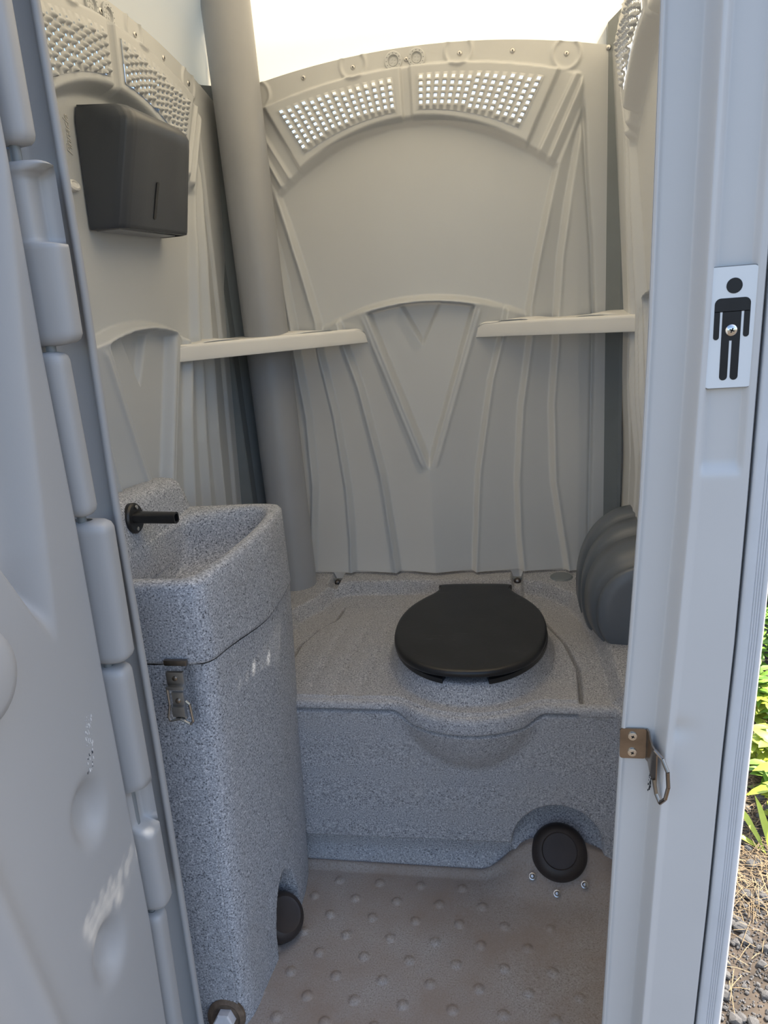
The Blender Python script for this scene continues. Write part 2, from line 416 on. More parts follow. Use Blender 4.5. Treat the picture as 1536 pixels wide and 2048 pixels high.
# ------------------------------------------------------------------ ceiling: translucent domed roof
nx, ny = 120, 120
x = np.linspace(-1, 1, nx)[:, None]; y = np.linspace(-1, 1, ny)[None, :]
ax_, ay_ = np.abs(x), np.abs(y)
d = 1-np.maximum(ax_, ay_)+0*x*y
prof = (1-(1-np.clip((1-ax_)/.38, 0, 1))**2.4)*(1-(1-np.clip((1-ay_)/.38, 0, 1))**2.4)
z = 1.775+.09*sm(np.minimum(1-ax_, 1-ay_), .05)+.20*prof
z = z+.014*np.exp(-((ax_-ay_)/.05)**2)*(ax_ > .35)-.012*np.exp(-((ax_-.55)/.06)**2)*(ay_ < .6)
P = np.stack([-.245+x*.522+0*y, 1.43+y*.595+0*x, z+0*x*y], -1)
grid_obj('ceiling', P, 'roof', kind='structure')

# ------------------------------------------------------------------ ground outside, base skid, floor pan
gx = np.linspace(-6, 8, 90)[:, None]; gy = np.linspace(-7, 9, 90)[None, :]
gz = -.15+.02*np.sin(gx*2.1+gy)*np.cos(gy*1.7)*(np.abs(gx-.3) > .9)
ground = grid_obj('ground', np.stack([gx+0*gy, gy+0*gx, gz+0*gx*gy], -1), 'soil', kind='structure')
bm = bmesh.new(); bbox(bm, (-.28, 1.45, -.082), (1.08, 1.18, .13), .01)
bm_obj('trim_2', bm, 'pipe', kind='structure')
nx, ny = 420, 190
X = np.linspace(-.80, .266, nx)[:, None]; Y = np.linspace(.88, 1.36, ny)[None, :]
Z = 0*X*Y
for i in range(-8, 18):
    for j in range(-1, 9):
        if (i+j) % 2: continue
        cx, cy = -.4256+.0471*i, 1.2998-.0479*j
        if cx > .09 and cy > 1.1 or cx > .12: continue
        if j < 0: continue
        d = np.sqrt((X-cx)**2+(Y-cy)**2); Z = np.maximum(Z, .0055*np.sqrt(np.clip(1-(d/.0105)**2, 0, 1)))
Z = np.maximum(Z, (.5*((Y-1.272)+np.sqrt((Y-1.272)**2+.0006))/.95)*sm(.175-np.abs(X-.068), .13))
Z = Z+.008*np.exp(-(((X-.07)/.14)**2+((Y-1.24)/.07)**2))
Z = Z+.02*sm(X-.13, .06)*sm(Y-1.0, .2)
Z = Z+.012*sm(np.abs(Y-1.345)*-1+.02, .02)
floor = grid_obj('floor', np.stack([X+0*Y, Y+0*X, Z], -1), 'floor', kind='structure')

# ------------------------------------------------------------------ toilet tank
tank = thing('toilet_tank', (-.10, 1.34, 0), 'speckled grey moulded toilet tank with black seat against back wall', 'toilet')
nx, ns = 380, 420
xs = np.linspace(-.80, .272, nx)
zt = .44; r = .016
s_front = np.linspace(0, zt-r, 170); s_arc = np.linspace(0, math.pi/2, 12)[1:]; s_top = np.linspace(0, 1, 240)[1:]
def belly(x, z):
    rr = pl(z, [(.25, .08), (.275, .135), (.30, .163), (.34, .185), (.38, .200), (.405, .208), (.43, .205), (.44, .200), (.50, .14)])
    dx = (x+.115)/1.0
    y = 1.485-np.sqrt(np.clip(rr*rr-dx*dx, 0, 1))
    return np.where(np.abs(dx) < rr, np.clip(1.337-y, 0, 1), 0)
def softbelly(x, z):
    b = 0
    for dx in (-.012, -.004, .004, .012):
        for dz in (-.01, 0, .01): b = b+belly(x+dx, z+dz)
    return b/12
Pt = np.zeros((nx, len(s_front)+len(s_arc)+len(s_top), 3))
Xc = xs[:, None]
zf = s_front[None, :]
b = softbelly(Xc+0*zf, zf+0*Xc)
y = 1.337+.012*(zf/.44)-b
seam_z = .419-.020*sm(.165-np.abs(Xc+.115), .05)
y = y+.005*sm(seam_z-zf, .003)+.020*np.exp(-((zf-seam_z)/.0033)**2)*(Xc > -.50)*(Xc < .115)
lip = sm(.090+.004*np.cos(Xc*5)-zf, .006)*sm(-.012-Xc, .03)
y = y+.024*lip-.016*lip*sm(.05-zf, .05)
# foot pump arch
ex = (Xc-.068)/.100; ez = (zf-.085)/.112
arch = np.where(zf > .085, 1-np.sqrt(ex**2+ez**2), 1-np.abs(ex))
plane = 1.282+.95*zf
y = np.where(plane > y, lerp(y, plane+.004, sm(arch, .035)), y)
# right hand column
y = y-.045*sm(Xc-.185, .03)-.02*sm(Xc-.24, .03)
Pt[:, :len(s_front)] = np.stack([Xc+0*zf, y, zf+0*Xc], -1)
b0 = softbelly(xs, np.full(nx, zt-.016))
yf = 1.349-b0-.045*sm(xs-.185, .03)-.02*sm(xs-.24, .03)
yf_top = Pt[:, len(s_front)-1, 1]
for k, an in enumerate(s_arc):
    Pt[:, len(s_front)+k] = np.stack([xs, yf_top+r*(1-math.cos(an)), np.full(nx, zt-r+r*math.sin(an))], -1)
y0 = yf_top+r
Yt = y0[:, None]+(2.01-y0[:, None])*s_top[None, :]
Xt = Xc+0*Yt
Zt = np.full_like(Yt, zt)
# perimeter ledge and raised corners
def inpoly_sd(X, Y, poly):
    """signed distance, positive inside"""
    n = len(poly); dmin = np.full(X.shape, 1e9); ins = np.zeros(X.shape, bool)
    for i in range(n):
        x0, y0_ = poly[i]; x1, y1 = poly[(i+1) % n]; ex, ey = x1-x0, y1-y0_
        t = np.clip(((X-x0)*ex+(Y-y0_)*ey)/(ex*ex+ey*ey), 0, 1)
        dmin = np.minimum(dmin, (X-x0-t*ex)**2+(Y-y0_-t*ey)**2)
        c = ((y0_ > Y) != (y1 > Y)) & (X < ex*(Y-y0_)/(ey+1e-12)+x0); ins ^= c
    d = np.sqrt(dmin); return np.where(ins, d, -d)
rim = [(-.60, 1.0), (-.61, 1.60), (-.60, 1.74), (-.555, 1.82), (-.535, 1.90), (-.49, 1.925), (-.30, 1.93), (.0, 1.93), (.06, 1.915), (.13, 1.84), (.175, 1.70), (.19, 1.50), (.19, 1.0)]
sd = inpoly_sd(Xt, Yt, rim)
Zt = Zt+.038*sm(-sd+.01, .026)
for bx in (-.54, -.005):
    Zt = Zt-.024*sm(.020-np.abs(Xt-bx), .012)*sm(Yt-1.90, .03)
panel = [(-.497, 1.20), (-.527, 1.40), (-.553, 1.50), (-.553, 1.60), (-.527, 1.69), (-.49, 1.75), (-.487, 1.827), (.045, 1.827), (.06, 1.74), (.105, 1.62), (.125, 1.50), (.112, 1.20)]
sp = inpoly_sd(Xt, Yt, panel)
Zt = Zt+.006*sm(sp, .004)-.022*np.exp(-((sp+.002)/.0032)**2)
for gx_ in (-.47, -.41, -.35): Zt = Zt-.0025*np.exp(-((Xt-gx_-.06*(Yt-1.5))/.012)**2)*sm(sp-.03, .04)*sm(1.78-Yt, .05)
rho = np.sqrt(((Xt+.117)/.172)**2+(np.where(Yt < 1.58, (Yt-1.58)/.215, (Yt-1.58)/.20))**2)
Zt = Zt+.040*sm(1.16-rho, .15)*sm(sp+.02, .02)
Zt = Zt-.16*sm(.80-rho, .10)
Pt[:, len(s_front)+len(s_arc):] = np.stack([Xt, Yt, Zt], -1)
grid_obj('tank_body', Pt, 'speck_tank', tank)
# seat (open fronted ring) and lid
def lid_outline():
    R = [(0, 1.352), (.05, 1.357), (.095, 1.375), (.135, 1.41), (.160, 1.455), (.174, 1.51), (.178, 1.57), (.172, 1.63), (.155, 1.685), (.130, 1.73), (.105, 1.765), (.092, 1.795), (.084, 1.822)]
    pts = [(-.117+a, b) for a, b in R]+[(-.117-a, b) for a, b in R[:0:-1]]
    return smooth_closed(pts, 100)
O = lid_outline(); cen = np.array([-.117, 1.57])
lv = []; levels = [(.965, 0), (.99, .001), (1., .005), (1., .010), (.992, .0145), (.97, .0165), (.94, .0170), (.92, .0170), (.915, .0170)]
for sc, h in levels:
    for p in O: q = cen+(p-cen)*sc; lv.append((q[0], q[1], .502+h+.006*(1.6-q[1])*0))
n = len(O); F = []
for L in range(len(levels)-1):
    for k in range(n): F.append((L*n+k, L*n+(k+1) % n, (L+1)*n+(k+1) % n, (L+1)*n+k))
F.append(tuple((len(levels)-1)*n+k for k in range(n)))
F.append(tuple(range(n))[::-1])
mesh_obj('lid', lv, F, 'black', tank, label='black scratched toilet lid, closed')
bm = bmesh.new(); ring = []
N = 90
for k in range(N+1):
    t = math.radians(-90+16)+(2*math.pi-math.radians(32))*k/N
    ox, oy = -.117+.180*math.cos(t), (1.575+.222*math.sin(t) if math.sin(t) < 0 else 1.575+.19*math.sin(t))
    ix, iy = -.117+.112*math.cos(t), (1.575+.140*math.sin(t) if math.sin(t) < 0 else 1.575+.12*math.sin(t))
    sec = [(0, .484), (0, .495), (.12, .4985), (.5, .500), (.88, .4985), (1, .495), (1, .484)]
    ring.append([bm.verts.new((ox+(ix-ox)*w, oy+(iy-oy)*w, z_)) for w, z_ in sec])
for a, b in zip(ring, ring[1:]):
    for k in range(7): bm.faces.new((a[k], a[(k+1) % 7], b[(k+1) % 7], b[k]))
bm.faces.new(ring[0]); bm.faces.new(ring[-1][::-1])
bm_obj('seat', bm, 'black', tank, label='black open-fronted seat ring')
for s in (-1, 1):
    bm = bmesh.new(); bbox(bm, (-.117+s*.06, 1.83, .490), (.035, .03, .03), .006); bm_obj('hinge', bm, 'black', tank)
for bx in (-.54, -.005):
    bm = bmesh.new(); bbox(bm, (bx, 1.985, .455), (.038, .012, .024), .003, mi=0)
    lathe(bm, [(.011, 0), (.010, .004), (.006, .006), (.0, .007)], (bx, 1.978, .457), (0, -1, .5), 14, mi=1)
    lathe(bm, [(.004, .004), (.004, .012), (0, .013)], (bx, 1.978, .457), (0, -1, .5), 10, mi=2)
    bm_obj('mounting_bolt', bm, ['post', 'rubber', 'bronze'], tank)
bm = bmesh.new(); lathe(bm, [(.032, -.02), (.032, .012), (.028, .016), (0, .017)], (.118, 1.955, .466), (0, 0, 1), 24)
bm_obj('vent_cap', bm, 'post', tank, label='low grey round plug at back right of tank deck')
# pump bellows in its sloping recess
pump = finish(bpy.data.objects.new('foot_pump', None), tank); pump.location = Vector((.072, 1.35, .075))-tank.location
def bellows(parent, c, ax, rad, ringh=.0):
    bm = bmesh.new()
    lathe(bm, [(rad*1.02, -.02), (rad*1.02, .004), (rad, .008), (rad*.97, .018), (rad*.90, .026), (rad*.74, .032), (rad*.64, .033), (rad*.60, .0305), (rad*.3, .031), (0, .031)], c, ax, 48)
    return bm_obj('bellows', bm, 'rubber', parent, label='dark brown rubber pump dome')
axp = (0, -.68, .73)
bellows(pump, (.072, 1.346, .074), axp, .060)
for px_, py_, pz_ in ((.012, 1.301, .046), (.063, 1.277, .027), (.122, 1.293, .040)):
    bm = bmesh.new(); lathe(bm, [(.0075, -.004), (.0075, .0015), (.0055, .002), (.0050, .0065), (.003, .009), (0, .0095)], (px_, py_, pz_), axp, 14)
    bm_obj('bolt', bm, 'steel', pump)

# ------------------------------------------------------------------ hand wash sink
sink = thing('sink_unit', (-.62, 1.2, 0), 'speckled grey hand wash sink cabinet against the left wall', 'sink')
OUT = [(-.803, .995), (-.70, .990), (-.60, .988), (-.535, .988), (-.509, .993), (-.497, 1.010), (-.492, 1.06), (-.485, 1.14), (-.478, 1.24), (-.481, 1.34), (-.490, 1.41), (-.505, 1.432), (-.56, 1.436), (-.66, 1.436), (-.74, 1.436), (-.803, 1.436)]
BIN = [(-.698, 1.035), (-.67, 1.022), (-.60, 1.020), (-.555, 1.020), (-.532, 1.027), (-.520, 1.045), (-.514, 1.08), (-.507, 1.16), (-.502, 1.24), (-.505, 1.33), (-.514, 1.375), (-.533, 1.398), (-.57, 1.405), (-.63, 1.385), (-.665, 1.37), (-.698, 1.355)]
BB = [(-.690, 1.10), (-.67, 1.09), (-.63, 1.09), (-.60, 1.09), (-.585, 1.10), (-.575, 1.11), (-.568, 1.14), (-.562, 1.18), (-.56, 1.22), (-.565, 1.27), (-.575, 1.30), (-.59, 1.31), (-.61, 1.31), (-.65, 1.30), (-.68, 1.29), (-.695, 1.28)]
def lin_closed(pts, per=6):
    P = [np.array(p, float) for p in pts]; out = []
    for i in range(len(P)):
        for j in range(per): out.append(lerp(P[i], P[(i+1) % len(P)], j/per))
    return np.array(out)
def shrink(A, B, w): return A+(B-A)*w
def chaikin(A, it=2):
    for _ in range(it):
        A = (np.roll(A, 1, 0)+2*A+np.roll(A, -1, 0))/4
    return A
oA = chaikin(lin_closed(OUT), 3); iA = chaikin(lin_closed(BIN), 5); bA = chaikin(lin_closed(BB), 5)
n = len(oA); rings = []
cxy = np.array([-.64, 1.21])
def ringz(A, z_): rings.append([(p[0], p[1], z_ if np.isscalar(z_) else z_[k]) for k, p in enumerate(A)])
low = np.array([.733-.03*sm(p[1]-1.0, .25) for p in oA])
ringz(shrink(oA, cxy, .03), low+.0); ringz(oA, low+.002); ringz(oA, low+.008)
for t_ in (.25, .5, .75): ringz(oA, lerp(low+.008, .866, t_))
ringz(oA, .868); ringz(shrink(oA, iA, .12), .874); ringz(shrink(oA, iA, .32), .877); ringz(shrink(oA, iA, .72), .877); ringz(shrink(oA, iA, .92), .874)
ringz(iA, .868); ringz(shrink(iA, bA, .10), .855)
for t_, z_ in ((.22, .825), (.38, .80), (.6, .78), (.85, .768), (1., .764)): ringz(shrink(iA, bA, t_), z_)
ringz(shrink(bA, np.array([-.64, 1.20]), .6), .760)
V = [p for r_ in rings for p in r_]; F = []
for L in range(len(rings)-1):
    for k in range(n): F.append((L*n+k, L*n+(k+1) % n, (L+1)*n+(k+1) % n, (L+1)*n+k))
F.append(tuple((len(rings)-1)*n+k for k in range(n)))
basin = mesh_obj('basin', V, F, 'basin', sink)
# backsplash along the wall, rounded top, lower step at its far end
prof = [(-.775, .86), (-.775, .950), (-.768, .957), (-.745, .959), (-.722, .956), (-.711, .948), (-.706, .935), (-.703, .90), (-.700, .875), (-.697, .862), (-.694, .80)]
ys = np.concatenate([np.linspace(.99, 1.36, 20), np.linspace(1.365, 1.438, 24)])
G = np.zeros((len(ys), len(prof), 3))
for i, yy in enumerate(ys):
    dz = .018-.026*(yy-1.0)/.4
    k1 = 1-float(sm(yy-1.392, .044))**1.3*.86
    for k, (px_, pz_) in enumerate(prof):
        top_ = .86+(pz_-.86)*((1+dz/.093)*k1 if pz_ > .86 else 1)
        G[i, k] = (px_, yy, top_)
grid_obj('backsplash', G, 'basin', sink)
# cabinet body, with an arched recess for the foot pump in its right face
OL = np.array([p for p in oA])
def body_ring(z_):
    t_ = (z_-.0)/.70
    A = OL.copy(); ex = -.497+.004*t_
    A[:, 0] = np.where(A[:, 0] > -.53, A[:, 0]+(-.012*(1-t_))-.004, A[:, 0])
    back = sm(A[:, 1]-1.05, .38)
    A[:, 1] = A[:, 1]-back*.085*(1-t_)-.03*0
    A[:, 1] = A[:, 1]-(1-sm(A[:, 1]-.985, .06))*.055*(1-t_)
    return A
nzb = 150; zz = np.linspace(0, .738, nzb); Lr = []
per = 14; 
def resamp(A, m):
    B = np.vstack([A, A[:1]]); d_ = np.r_[0, np.cumsum(np.hypot(*np.diff(B, axis=0).T))]; tt = np.linspace(0, d_[-1], m+1)[:-1]
    return np.stack([np.interp(tt, d_, B[:, 0]), np.interp(tt, d_, B[:, 1])], -1)
m_ = 420; Gb = np.zeros((m_+1, nzb, 3))
for j, z_ in enumerate(zz):
    A = resamp(body_ring(z_), m_)
    # front face vertical hollow for the latch
    fr = (A[:, 1] < 1.0)
    A[:, 1] = A[:, 1]+fr*.012*np.exp(-((A[:, 0]+.555)/.022)**2)*sm(z_-.60, .05)
    # pump recess
    yy = A[:, 1]; side = (A[:, 0] > -.53) & (yy > 1.03)
    hw = .062*math.sqrt(max(0, 1-(z_/.165)**2.0)) if z_ < .165 else 0
    inn = sm(hw-np.abs(yy-1.15), .010)*side
    A[:, 0] = A[:, 0]-inn*(.085-.25*z_*0)
    Gb[:m_, j] = np.stack([A[:, 0], A[:, 1], np.full(m_, min(z_, 9))], -1)
    lowv = .733-.03*sm(A[:, 1]-1.0, .25)
    Gb[:m_, j, 2] = z_/.738*(lowv-.002)
Gb[m_] = Gb[0]
grid_obj('cabinet_body', Gb, 'speck', sink)
pump2 = finish(bpy.data.objects.new('foot_pump', None), sink); pump2.location = Vector((-.51, 1.15, .03))-sink.location
bm = bmesh.new()
rad = .050; lathe(bm, [(rad, -.03), (rad, .004), (rad*.96, .016), (rad*.86, .024), (rad*.7, .028), (rad*.6, .0265), (0, .027)], (-.518, 1.150, .040), (.62, -.35, .70), 40)
bm_obj('bellows', bm, 'rubber', pump2, label='dark brown rubber pump dome in the cabinet side recess')
# draw latch
latch = finish(bpy.data.objects.new('draw_latch', None), sink, label='stainless steel draw latch below the basin seam'); latch.location = Vector((-.55, .98, .69))-sink.location
bm = bmesh.new()
bbox(bm, (-.556, .983, .741), (.040, .008, .010), .002)
bm_obj('catch_hook', bm, 'bronze', latch)
bm = bmesh.new()
bbox(bm, (-.556, .974, .716), (.030, .006, .026), .001)
bbox(bm, (-.556, .969, .703), (.030, .010, .006), .001)
bbox(bm, (-.556, .972, .668), (.020, .006, .050), .001)
bbox(bm, (-.556, .966, .660), (.022, .006, .018), .001)
bm_obj('latch_plate', bm, 'steel', latch)
bm = bmesh.new()
pts = [(-.014, .030), (-.014, .0), (-.020, -.022), (-.018, -.030), (0, -.026), (.016, -.036), (.022, -.030), (.021, .002), (.015, .008)]
for a, b_ in zip(pts, pts[1:]):
    p, q_ = Vector((-.556+a[0], .966, .672+a[1])), Vector((-.556+b_[0], .966, .672+b_[1])); dvec = q_-p
    lathe(bm, [(.0022, 0), (.0022, dvec.length)], p, dvec, 8)
bm_obj('latch_lever', bm, 'steel', latch)
for zz_ in (.718, .678):
    bm = bmesh.new(); lathe(bm, [(.0048, 0), (.0045, .002), (.003, .003), (0, .0032)], (-.556, .972 if zz_ > .7 else .969, zz_), (0, -1, 0), 14)
    bm_obj('latch_rivet', bm, 'bronze', latch)
# tap
tap = finish(bpy.data.objects.new('tap', None), sink, label='black plastic tap spout on a round flange'); tap.location = Vector((-.70, 1.19, .925))-sink.location
bm = bmesh.new(); lathe(bm, [(.029, -.006), (.029, .003), (.026, .006), (0, .0065)], (-.704, 1.190, .925), (1, 0, .06), 32)
bm_obj('flange', bm, 'black', tap)
bm = bmesh.new()
A0, A1 = Vector((-.703, 1.190, .927)), Vector((-.622, 1.196, .922))
sec = []
for t_ in np.linspace(0, 1, 8):
    c = A0.lerp(A1, t_); ry, rz = lerp(.016, .0105, t_), lerp(.010, .0105, t_)
    sec.append([bm.verts.new(c+Vector((0, ry*math.copysign(abs(math.cos(a))**.7, math.cos(a)), rz*math.copysign(abs(math.sin(a))**.6, math.sin(a))))) for a in np.linspace(0, 2*math.pi, 21)[:-1]])
for a, b_ in zip(sec, sec[1:]):
    for k in range(20): bm.faces.new((a[k], a[(k+1) % 20], b_[(k+1) % 20], b_[k]))
c = A1+Vector((-.004, 0, 0)); inner = [bm.verts.new(A1.lerp(v.co, .7)) for v in sec[-1]]
for k in range(20): bm.faces.new((sec[-1][k], sec[-1][(k+1) % 20], inner[(k+1) % 20], inner[k]))
deep = [bm.verts.new(v.co+Vector((-.012, 0, 0))) for v in inner]
for k in range(20): bm.faces.new((inner[k], inner[(k+1) % 20], deep[(k+1) % 20], deep[k]))
bm.faces.new(deep)
bm_obj('spout', bm, 'black', tap)
for dy, dz in ((.004, .020), (-.005, -.019)):
    bm = bmesh.new(); lathe(bm, [(.0042, 0), (.004, .0018), (.0022, .0026), (0, .0026)], (-.6975, 1.190+dy, .925+dz), (1, 0, .06), 12)
    bm_obj('screw', bm, 'screw', tap)
# white hex bolt at the foot
bm = bmesh.new()
lathe(bm, [(.036, -.004), (.036, .002), (.028, .006), (.024, .002), (0, .001)], (-.555, .932, .030), (.05, -.97, .25), 32, mi=1)
hb = thing('hex_bolt', (-.555, .93, .0), 'white painted hexagonal bolt in brown stained ring at sink cabinet foot', 'bolt')
lathe(bm, [(.0195, 0), (.0195, .016), (.0175, .019), (0, .0195)], (-.555, .930, .030), (.05, -.97, .25), 6, mi=0)
bm_obj('bolt_head', bm, ['hex', 'rust'], hb, smooth=False)

# ------------------------------------------------------------------ vent pipe, corner posts
bm = bmesh.new(); lathe(bm, [(.0600, 0), (.0600, .01), (.0590, .012), (.0590, 1.85)], (-.652, 1.925, .445), (0, 0, 1), 64)
pipe = bm_obj('vent_pipe', bm, 'pipe', label='tall round grey vent pipe in the back left corner', cat='pipe')
def zface(a, b_, h): return Vector((a, b_, h))
bm = bmesh.new(); prism(bm, [(.233, 1.995), (.233, 1.989), (.262, 1.966), (.266, 1.961), (.275, 1.961), (.282, 2.03), (.233, 2.03)], .44, 1.838)
for v in bm.verts:
    if v.co.z > 1: v.co.z += (v.co.x-.233)*.7
post_r = bm_obj('trim_1', bm, 'post', kind='structure')
bm = bmesh.new(); prism(bm, [(-.860, 1.90), (-.755, 1.915), (-.752, 1.918), (-.748, 1.945), (-.735, 1.958), (-.70, 1.985), (-.70, 2.03), (-.86, 2.03)], .44, 1.815)
post_l = bm_obj('trim_3', bm, 'post', kind='structure')
for o_, pts in ((post_r, [((.2345, 1.985, 1.786), (-.6, -1, 0)), ((.268, 1.960, 1.808), (-.3, -1, 0))]), (post_l, [((-.742, 1.950, 1.755), (.5, -1, 0))])):
    for c, ax in pts:
        bm = bmesh.new(); lathe(bm, [(.0058, 0), (.0052, .002), (.003, .003), (0, .003)], c, ax, 14); lathe(bm, [(.0018, .0025), (0, .0035)], c, ax, 8, mi=1)
        bm_obj('rivet', bm, ['steel', 'dark'], o_)

# ------------------------------------------------------------------ corner shelves
def corner_shelf(A, B, C, label, bumps):
    """A,B ends of the front edge (x,y,zbot), C the corner"""
    A, B, C = Vector(A), Vector(B), Vector(C)
    g = thing('corner_shelf', ((A+B+C)/3).to_tuple(), label, 'shelf')
    e = (B-A); e.z = 0; L = e.length; e.normalize(); nrm = Vector((e.y, -e.x, 0))
    if (C-A).dot(nrm) > 0: nrm = -nrm
    # moulded shell: rounded nose profile swept along the front edge, narrowing into the corner
    n = 80; cols = []
    prof = [(.0015, 0), (.0003, .0003), (0, .0015), (.0005, .010), (.0015, .030), (.0025, .0345), (.005, .0375), (.0095, .0388), (.016, .0385), (.022, .0375), (.027, .0355), (.06, .035), (.5, .0355), (1., .036)]
    Pg = np.zeros((n, len(prof), 3))
    for i in range(n):
        t = i/(n-1); p = A.lerp(B, t)
        depth = min((p-A).length/1, 9)
        # distance to the walls along -nrm
        d = 9
        dirv = -nrm
        if abs(dirv.x) > 1e-6:
            tx = (C.x-p.x)/dirv.x
            if tx > 0: d = min(d, tx)
        if abs(dirv.y) > 1e-6:
            ty = (C.y-p.y)/dirv.y
            if ty > 0: d = min(d, ty)
        endt = min(t, 1-t)*L
        rz = math.sqrt(max(0, 1-max(0, 1-endt/.035)**2))
        for k, (dd_, hh) in enumerate(prof):
            dist = dd_ if dd_ < .05 else dd_*d
            dist = min(dist, d)
            q_ = p+dirv*(dist)
            hz = hh*(.35+.65*rz)
            if k >= 11: hz += .006*sum(math.exp(-((t-b_)/.10)**4) for b_ in bumps)
            Pg[i, k] = (q_.x, q_.y, p.z+hz)
    grid_obj('shelf_top', Pg, 'shelf', g)
    bm = bmesh.new()
    poly = [(A+(-nrm)*.004), (B+(-nrm)*.004), C]
    vs = [bm.verts.new((p.x, p.y, p.z+.004)) for p in poly]; bm.faces.new(vs)
    vs2 = [bm.verts.new((p.x, p.y, p.z+.010)) for p in poly]; bm.faces.new(vs2[::-1])
    for k in range(3): bm.faces.new((vs[k], vs[(k+1) % 3], vs2[(k+1) % 3], vs2[k]))
    bm_obj('shelf_underside', bm, 'shelf', g)
corner_shelf((-.774, 1.590, 1.171), (-.386, 1.980, 1.160), (-.774, 1.985, 1.165), 'pale beige corner shelf in front of the grey vent pipe', (.25, .72))
corner_shelf((.292, 1.755, 1.158), (-.099, 1.980, 1.154), (.292, 1.985, 1.156), 'pale beige corner shelf on the right, above the urinal', (.3, .75))

# ------------------------------------------------------------------ urinal
ur = thing('urinal', (.24, 1.68, .5), 'charcoal ribbed rounded urinal on the right wall, half behind door jamb', 'urinal')
secs = [(1.86, .505, .150, .206), (1.835, .512, .154, .214), (1.80, .517, .153, .213), (1.765, .522, .152, .203), (1.757, .523, .138, .187), (1.745, .528, .150, .195), (1.71, .538, .152, .182), (1.685, .545, .151, .168), (1.677, .547, .136, .149), (1.665, .549, .148, .157), (1.62, .552, .143, .143), (1.585, .553, .137, .130), (1.577, .553, .120, .108), (1.567, .553, .130, .120), (1.558, .553, .124, .113), (1.552, .553, .10, .09), (1.550, .553, .05, .045), (1.550, .553, .001, .001)]
n = 60; G = np.zeros((len(secs), n, 3))
for i, (yy, cz, rx, rz) in enumerate(secs):
    for k in range(n):
        a = math.pi/2+math.pi*k/(n-1)
        ca, sa = math.cos(a), math.sin(a)
        G[i, k] = (.302+rx*math.copysign(abs(ca)**.9, ca), yy, cz+rz*math.copysign(abs(sa)**.9, sa))
grid_obj('bowl', G, 'urinal', ur)
bm = bmesh.new(); bbox(bm, (.305, 1.70, .52), (.012, .34, .42), .004); bm_obj('back_plate', bm, 'urinal', ur)

# ------------------------------------------------------------------ towel dispenser
dp = thing('towel_dispenser', (-.70, 1.56, 1.44), 'black paper towel dispenser on left wall under the vents', 'dispenser')

secs = [(1.441, .060, .004), (1.4425, .064, .001), (1.448, .066, 0), (1.52, .082, 0), (1.600, .101, 0), (1.618, .104, 0), (1.628, .101, .003), (1.636, .094, .008), (1.643, .082, .014), (1.648, .03, .018)]
G = []
def disp_plan(z_, d_, ins):
    xw = -.775+.055*(z_-1.2)+.004
    y0_, y1_ = 1.318+ins*.6, 1.618-.040*(z_-1.441)/.2-ins*1.2
    xf = xw+d_
    ptsp = [(xw, y0_), (xf-.022, y0_+.004), (xf-.010, y0_+.008), (xf-.003, y0_+.017), (xf, y0_+.030), (xf, y1_-.030), (xf-.003, y1_-.012), (xf-.012, y1_-.004), (xf-.024, y1_), (xw, y1_)]
    out_ = []
    for a, b_ in zip(ptsp, ptsp[1:]):
        for k in range(4): out_.append(lerp(np.array(a), np.array(b_), k/4))
    out_.append(np.array(ptsp[-1])); return [(p[0], p[1], z_) for p in out_]
rows_ = [disp_plan(*q_) for q_ in secs]
n = len(rows_[0]); V = [p for r_ in rows_ for p in r_]; F = []
for L in range(len(rows_)-1):
    for k in range(n-1): F.append((L*n+k, L*n+k+1, (L+1)*n+k+1, (L+1)*n+k))
F.append(tuple(range(n))); F.append(tuple((len(rows_)-1)*n+k for k in range(n))[::-1])
mesh_obj('housing', V, F, 'disp', dp)
bm = bmesh.new(); bbox(bm, (-.735, 1.46, 1.4425), (.045, .24, .006), .001)
bm_obj('bottom_flap', bm, 'pipe', dp, label='thin pale lower edge')
bm = bmesh.new(); prism(bm, rrect(.010, .066, .004, cx=1.44, cy=1.494), 0, .0012, axes=lambda a, b_, h: Vector((-.775+.055*(b_-1.2)+.004+.066+(b_-1.448)*.236+h, a, b_)))
bm_obj('level_window', bm, 'disp_win', dp)
# small pale knob on the wall beside it
bm = bmesh.new(); lathe(bm, [(.017, -.004), (.018, .002), (.017, .006), (.012, .008), (.009, .006), (0, .006)], P3('left', -.145, 1.512), (1, 0, .25), 28, sy=.55)
bm_obj('wall_knob', bm, 'shelf', label='small pale oval knob on left wall beside the towel dispenser', cat='knob')

# ------------------------------------------------------------------ front frame: right jamb, left jamb, header
AX = [(-.13, .096), (.09, .106), (.185, .110), (.43, .119), (.68, .128), (.85, .137), (1.03, .145), (1.235, .150), (1.55, .153), (2.0, .153)]
GX = [(-.13, .228), (.2, .2385), (.45, .247), (.686, .2525), (.85, .258), (1.028, .261), (1.334, .264), (1.8, .264)]
XR = [(-.13, .262), (.208, .277), (.6, .286), (.966, .292), (1.3, .295), (2.0, .296)]
nz_ = 420; Zr = np.linspace(-.02, 1.80, nz_)[None, :]
sr = np.concatenate([np.linspace(0, .10, 20), np.linspace(.105, 1, 140)])[:, None]
A_ = pl(Zr, AX); G_ = pl(Zr, GX)
Xr = A_+(G_-A_)*sr; dx = Xr-A_
Yr = .876+0*Xr
Yr = Yr-.0035*np.exp(-((dx-.003)/.003)**2)
Yr = lerp(Yr, .848, sm(dx-.041, .012))                     # step out to the front face
Yr = Yr+.004*sm(dx-.052, .012)
rec = sm(dx-.056, .010)*sm(G_-.008-Xr, .008)
up_ = sm(Zr-1.062, .018)
Yr = Yr+.007*rec*up_
lowp = sm(.745-Zr, .010)*sm(Zr-.05, .02)
